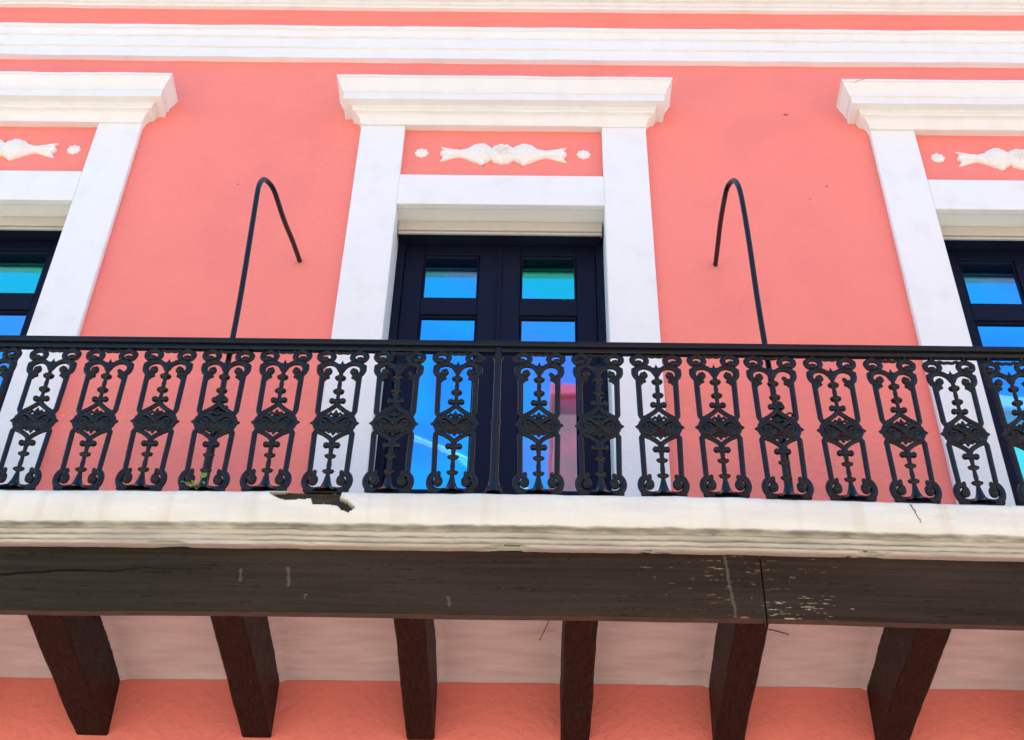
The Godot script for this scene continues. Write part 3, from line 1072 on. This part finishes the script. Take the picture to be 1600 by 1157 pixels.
func panel_stem(lower: bool) -> MB:
	var mb := MB.new()
	mb.fat = 1.24
	# upper half of the stem with its cups
	var cup := func(y: float, r: float) -> Array:
		return [Vector2(0.0095, y - 0.016), Vector2(0.0115, y - 0.009), Vector2(r * 0.62, y - 0.006), Vector2(r * 0.9, y - 0.001), Vector2(r, y + 0.006), Vector2(r * 0.94, y + 0.0075), Vector2(r * 0.6, y + 0.003), Vector2(0.0105, y + 0.004), Vector2(0.0095, y + 0.014)]
	var pr := [Vector2(0.009, 0.51)]
	pr += [Vector2(0.0115, 0.535), Vector2(0.0092, 0.56)] + cup.call(0.590, 0.028) + [Vector2(0.0115, 0.635), Vector2(0.0095, 0.652)] + cup.call(0.676, 0.028) + [Vector2(0.0095, 0.72)]
	if not lower:
		mb.lathe(Vector3.ZERO, pr, 10, 0.8)
	# lower half and trumpet foot
	pr = [Vector2(0.064, -0.004), Vector2(0.054, 0.006), Vector2(0.038, 0.016), Vector2(0.026, 0.032), Vector2(0.018, 0.055), Vector2(0.012, 0.085)]
	pr += cup.call(0.112, 0.028) + [Vector2(0.0120, 0.15), Vector2(0.0095, 0.178)] + cup.call(0.200, 0.028) + [Vector2(0.0105, 0.235), Vector2(0.014, 0.262), Vector2(0.016, 0.285), Vector2(0.012, 0.305)]
	if lower:
		mb.lathe(Vector3.ZERO, pr, 10, 0.55)
	for y in [0.267 if lower else 0.536]:
		for s in [-1.0, 1.0]:
			mb.ball(Vector3(s * 0.025, y, 0), Vector3(0.0125, 0.0125, 0.0125))
			mb.ball(Vector3(s * 0.012, y - 0.002, 0), Vector3(0.012, 0.010, 0.010))
	if not lower:
		return mb
	# flutes on the foot
	for k in [0.0]:
		mb.tube([Vector3(k * 0.02, 0.08, 0.008), Vector3(k * 0.036, 0.045, 0.012), Vector3(k * 0.066, 0.008, 0.020)], [0.003, 0.0045, 0.006], 6)
	return mb

func panel_medallion() -> MB:
	var mb := MB.new()
	mb.fat = 1.24
	var c := 0.400
	for s in [-1.0, 1.0]:
		# ogee straps meeting above and below
		ribbed(mb, mx(smooth_path(v2([[0.0, 0.520], [0.012, 0.500], [0.040, 0.474], [0.064, 0.456], [0.078, 0.437], [0.081, 0.418]])), s), 0.0102)
		ribbed(mb, mx(smooth_path(v2([[0.0, 0.292], [0.016, 0.312], [0.044, 0.334], [0.066, 0.346], [0.079, 0.364], [0.082, 0.384]])), s), 0.0102)
		# side lobes and pointed finial
		mb.tube(mx(arc(0.070, c, 0.024, -120, 120, 12), s), [0.0085], 8, 0.85)
		mb.lathe(Vector3(s * 0.095, c, 0), [Vector2(0.001, -0.016), Vector2(0.010, -0.008), Vector2(0.012, 0.0), Vector2(0.010, 0.008), Vector2(0.001, 0.016)], 8, 0.9)
		mb.tube([Vector3(s * 0.094, c, 0), Vector3(s * 0.104, c, 0), Vector3(s * 0.113, c, 0)], [0.009, 0.007, 0.002], 8)
		for t in [-1.0, 1.0]:
			mb.ball(Vector3(s * 0.088, c + t * 0.022, 0), Vector3(0.008, 0.009, 0.009))
			mb.ball(Vector3(s * 0.046, c + t * 0.050, 0.002), Vector3(0.008, 0.007, 0.008))
		# small side rings, and straps that weave over them
		var ov := []
		for i in 14:
			var a := TAU * i / 14.0
			ov.append(Vector3(s * (0.050 + 0.015 * cos(a)), c + 0.014 * sin(a), 0.004))
		mb.tube(ov, [0.0072], 8, 0.9, true)
		var wv := smooth_path([Vector3(-0.082 * s, c + 0.004, 0.0), Vector3(-0.066 * s, c + 0.028, 0.006), Vector3(-0.036 * s, c + 0.030, 0.009), Vector3(-0.008 * s, c + 0.010, 0.006), Vector3(0.020 * s, c - 0.006, 0.002), Vector3(0.046 * s, c - 0.026, 0.007), Vector3(0.070 * s, c - 0.024, 0.004), Vector3(0.082 * s, c - 0.004, 0.0)], 4)
		mb.tube(wv, [0.0062], 8, 0.9)
		# S straps that cross in the middle
		var sp := smooth_path([Vector3(-0.072 * s, c + 0.034, -0.004), Vector3(-0.048 * s, c + 0.040, 0.004), Vector3(-0.020 * s, c + 0.018, 0.009), Vector3(0.0, c, 0.004 * s + 0.004), Vector3(0.020 * s, c - 0.018, -0.002), Vector3(0.048 * s, c - 0.040, 0.004), Vector3(0.072 * s, c - 0.032, 0.0)], 4)
		mb.tube(sp, [0.0090], 8, 0.9)
	for t in [-1.0, 1.0]:
		# small leaf above and below the knot
		mb.lathe(Vector3(0, c + t * 0.058, 0.002), [Vector2(0.001, -0.020), Vector2(0.009, -0.008), Vector2(0.011, 0.002), Vector2(0.006, 0.013), Vector2(0.001, 0.022)], 8, 0.7)
		for s in [-1.0, 1.0]:
			mb.tube([Vector3(s * 0.004, c + t * 0.046, 0), Vector3(s * 0.022, c + t * 0.056, 0.003), Vector3(s * 0.036, c + t * 0.044, 0)], [0.006, 0.0065, 0.005], 6)
	mb.ball(Vector3(0, c, 0.008), Vector3(0.012, 0.012, 0.010))
	# cast web behind the knot
	mb.ball(Vector3(0, c, -0.003), Vector3(0.072, 0.036, 0.009), 16, 8)
	return mb

func build_railing() -> void:
	var rail := thing("balcony_railing", "black cast iron balcony railing with ornate scrolled panels under a flat rail", "railing")
	# handrail: flat cap over a narrower bearer
	var mb := MB.new()
	mb.box(Vector3(-4.6, 6.558, RAIL_Z - 0.032), Vector3(4.2, 6.590, RAIL_Z + 0.030), 0.006)
	var top := put("top_rail", mb.mesh(M.rail), rail)
	mb = MB.new()
	mb.box(Vector3(-4.6, 6.530, RAIL_Z - 0.016), Vector3(4.2, 6.5575, RAIL_Z + 0.014), 0.003)
	put("rail_bearer", mb.mesh(M.iron), top)
	var kinds := []
	for k in 2:
		var p := put("baluster_panel", panel_scrolls(k).mesh(M.iron), rail)
		put("stem", panel_stem(false).mesh(M.iron), p)
		put("stem", panel_stem(true).mesh(M.iron), p)
		put("medallion", panel_medallion().mesh(M.iron), p)
		kinds.append(p)
	var pick := [0, 1, 0, 0, 1, 0, 0, 0, 1, 0, 0, 0, 0, 1, 0, 1, 0, 0, 0, 1, 1, 0, 0, 1, 0, 0, 1, 0, 0, 1]
	var used := [false, false]
	for i in PANELS.size():
		var k: int = pick[i]
		var at := Vector3(PANELS[i], 5.677 + slab_top(PANELS[i]) * 0.8, RAIL_Z + 0.002 * rng.randf_range(-1, 1))
		var o: Node3D = kinds[k]
		if used[k]:
			o = copy_of(kinds[k], rail, "baluster_panel", at)
		used[k] = true
		o.position = at
		o.rotation = Vector3(0, rng.randf_range(-0.03, 0.03), rng.randf_range(-0.006, 0.006))
	# round post in front of the door
	mb = MB.new()
	mb.lathe(Vector3.ZERO, [Vector2(0.040, -0.01), Vector2(0.040, 0.006), Vector2(0.034, 0.012), Vector2(0.036, 0.026), Vector2(0.028, 0.034), Vector2(0.026, 0.060), Vector2(0.020, 0.085), Vector2(0.0195, 0.40), Vector2(0.023, 0.405), Vector2(0.0235, 0.43), Vector2(0.019, 0.436), Vector2(0.0175, 0.80), Vector2(0.024, 0.815), Vector2(0.026, 0.835), Vector2(0.019, 0.848), Vector2(0.021, 0.874)], 14)
	put("railing_post", mb.mesh(M.iron), rail, Vector3(-0.168, 5.676, RAIL_Z))

func build_rods() -> void:
	var paths := [
		[Vector3(-1.470, 5.665, 1.0), Vector3(-1.472, 6.2, 1.0), Vector3(-1.478, 6.9, 1.0), Vector3(-1.494, 7.45, 1.0), Vector3(-1.504, 7.74, 0.998), Vector3(-1.508, 7.86, 0.98), Vector3(-1.503, 7.955, 0.935), Vector3(-1.488, 8.003, 0.87), Vector3(-1.468, 8.02, 0.79), Vector3(-1.456, 8.095, 0.52), Vector3(-1.445, 8.20, 0.25), Vector3(-1.442, 8.298, 0.004)],
		[Vector3(1.148, 5.650, 1.0), Vector3(1.140, 6.2, 1.0), Vector3(1.124, 6.9, 1.0), Vector3(1.120, 7.45, 1.0), Vector3(1.113, 7.76, 0.998), Vector3(1.107, 7.89, 0.98), Vector3(1.098, 7.985, 0.935), Vector3(1.083, 8.035, 0.87), Vector3(1.070, 8.045, 0.79), Vector3(1.078, 8.14, 0.5), Vector3(1.093, 8.22, 0.25), Vector3(1.108, 8.303, 0.004)]]
	var labs := ["slim black iron rod left of the middle door, arching from railing to pink wall", "slim black iron rod right of the middle door, arching from railing to pink wall"]
	for k in 2:
		var o := thing("curved_iron_rod", labs[k], "rod", Vector3(paths[k][0].x, 5.66, 1.0), "curved rods rising from the railing")
		var mb := MB.new()
		var pts := []
		for p in smooth_path(paths[k], 6):
			pts.append(p - o.position)
		mb.tube(pts, [0.0145], 12)
		put("rod", mb.mesh(M.rail), o)
		# sleeve, collar and twisted tie on the lower part
		mb = MB.new()
		mb.lathe(Vector3(0, 0, 0), [Vector2(0.034, -0.004), Vector2(0.034, 0.012), Vector2(0.021, 0.018), Vector2(0.0195, 0.50), Vector2(0.020, 0.52), Vector2(0.034, 0.528), Vector2(0.036, 0.536), Vector2(0.022, 0.546), Vector2(0.0185, 0.575), Vector2(0.0185, 0.60), Vector2(0.027, 0.606), Vector2(0.028, 0.613), Vector2(0.016, 0.622)], 14)
		put("sleeve", mb.mesh(M.iron), o)
		mb = MB.new()
		var tie := []
		for i in 40:
			var a := i * 0.55
			tie.append(Vector3(cos(a) * (0.024 + 0.004 * sin(i * 1.3)), 0.462 + i * 0.0016, sin(a) * 0.026 + 0.012))
		mb.tube(tie, [0.004], 6)
		var hook := [Vector3(0.02, 0.52, 0.03), Vector3(0.042, 0.525, 0.045), Vector3(0.052, 0.510, 0.05), Vector3(0.048, 0.492, 0.048)]
		mb.tube(smooth_path(hook, 4), [0.0045], 6)
		put("wire_tie", mb.mesh(M.iron), o)

func build_weed() -> void:
	var o := thing("weed", "small bright green weed growing at the foot of the railing", "plant", Vector3(-1.475, 5.668, 1.075))
	var st := MB.new()
	for k in 7:
		var a := k * 0.93 + 0.2
		var ln := 0.02 + 0.03 * rng.randf()
		var tip := Vector3(cos(a) * ln * 0.8, 0.012 + 0.02 * rng.randf(), sin(a) * 0.022 + 0.012)
		if k == 0: tip = Vector3(0.020, 0.058, 0.02)
		if k == 1: tip = Vector3(-0.062, 0.026, 0.02)
		st.tube(smooth_path([Vector3.ZERO, tip * 0.5 + Vector3(0, 0.012, 0), tip], 3), [0.0018], 5)
		# a leaf of two bent halves
		var r := 0.019 if k == 0 else 0.007 + 0.005 * rng.randf()
		var dir := Vector3(tip.x, 0.02, 0.004).normalized()
		var side := Vector3(-dir.y, dir.x, 0.25).normalized()
		var rows := []
		for j in 7:
			var t := j / 6.0
			var wd := r * 0.62 * sin(PI * pow(t, 0.8)) + 0.0006
			var c := tip + dir * (r * 2.0 * t - r * 0.5) + Vector3(0, -0.006 * t * t, 0)
			rows.append(PackedVector3Array([c - side * wd + Vector3(0, 0, 0.003), c, c + side * wd + Vector3(0, 0, 0.003)]))
		var lf := MB.new()
		lf.grid(rows, Vector3(0, 0, 1))
		put("leaf", lf.mesh(M.leaf), o)
	put("stem", st.mesh(M.leaf), o)

# ------------------------------------------------------------------ the other side of the street, seen in the panes
func build_opposite() -> void:
	var houses := [
		["tall_pink_house", "tall pink house across the street, seen only as a reflection in the door", 0.33, 5.6, 18.4, M.street_pink],
		["cream_house", "low cream house across the street, outside the picture", -9.0, 0.25, 11.0, M.street_cream],
		["cream_house", "pale house with white parapet across the street, beyond the pink one", 5.7, 13.0, 18.2, M.street_cream],
		["ochre_house", "low house across the street at the far left, outside the picture", -18.0, -9.1, 12.0, M.street_cream]]
	for h in houses:
		var o := thing(h[0], h[1], "building", Vector3(h[2], 0, 12.0))
		var w: float = h[3] - h[2]
		var mb := MB.new()
		mb.box(Vector3(0, 0, 0), Vector3(w, h[4], 8.0), 0.02)
		put("wall", mb.mesh(h[5]), o)
		mb = MB.new()
		mb.box(Vector3(-0.06, h[4], -0.10), Vector3(w + 0.06, h[4] + 0.3, 8.1), 0.03)
		put("parapet", mb.mesh(M.street_pink if h[0] == "tall_pink_house" else M.white), o)
		var n := int(w / 2.2)
		for fl in int(h[4] / 4.2):
			for k in n:
				var win := MB.new()
				var cx := w * (k + 0.5) / n
				win.box(Vector3(cx - 0.62, 1.0 + fl * 4.2, -0.06), Vector3(cx + 0.62, 3.4 + fl * 4.2, -0.001), 0.01)
				var wn := put("window", win.mesh(M.white), o)
				var pn := MB.new()
				pn.box(Vector3(cx - 0.5, 1.1 + fl * 4.2, -0.075), Vector3(cx + 0.5, 3.3 + fl * 4.2, -0.061))
				put("shutter", pn.mesh(M.navy), wn)
	var pole := thing("white_pole", "thin white pole leaning out from the tall pink house, reflected in the door", "pole", Vector3(0.33, 16.5, 12.4))
	var pm := MB.new()
	pm.tube([Vector3(0, 0, 0), Vector3(-1.3, 0.74, 0), Vector3(-2.7, 1.53, 0)], [0.05, 0.045, 0.035], 8)
	put("shaft", pm.mesh(M.white), pole)
	pm = MB.new()
	pm.ball(Vector3(-2.72, 1.54, 0), Vector3(0.07, 0.07, 0.07))
	put("finial", pm.mesh(M.white), pole)
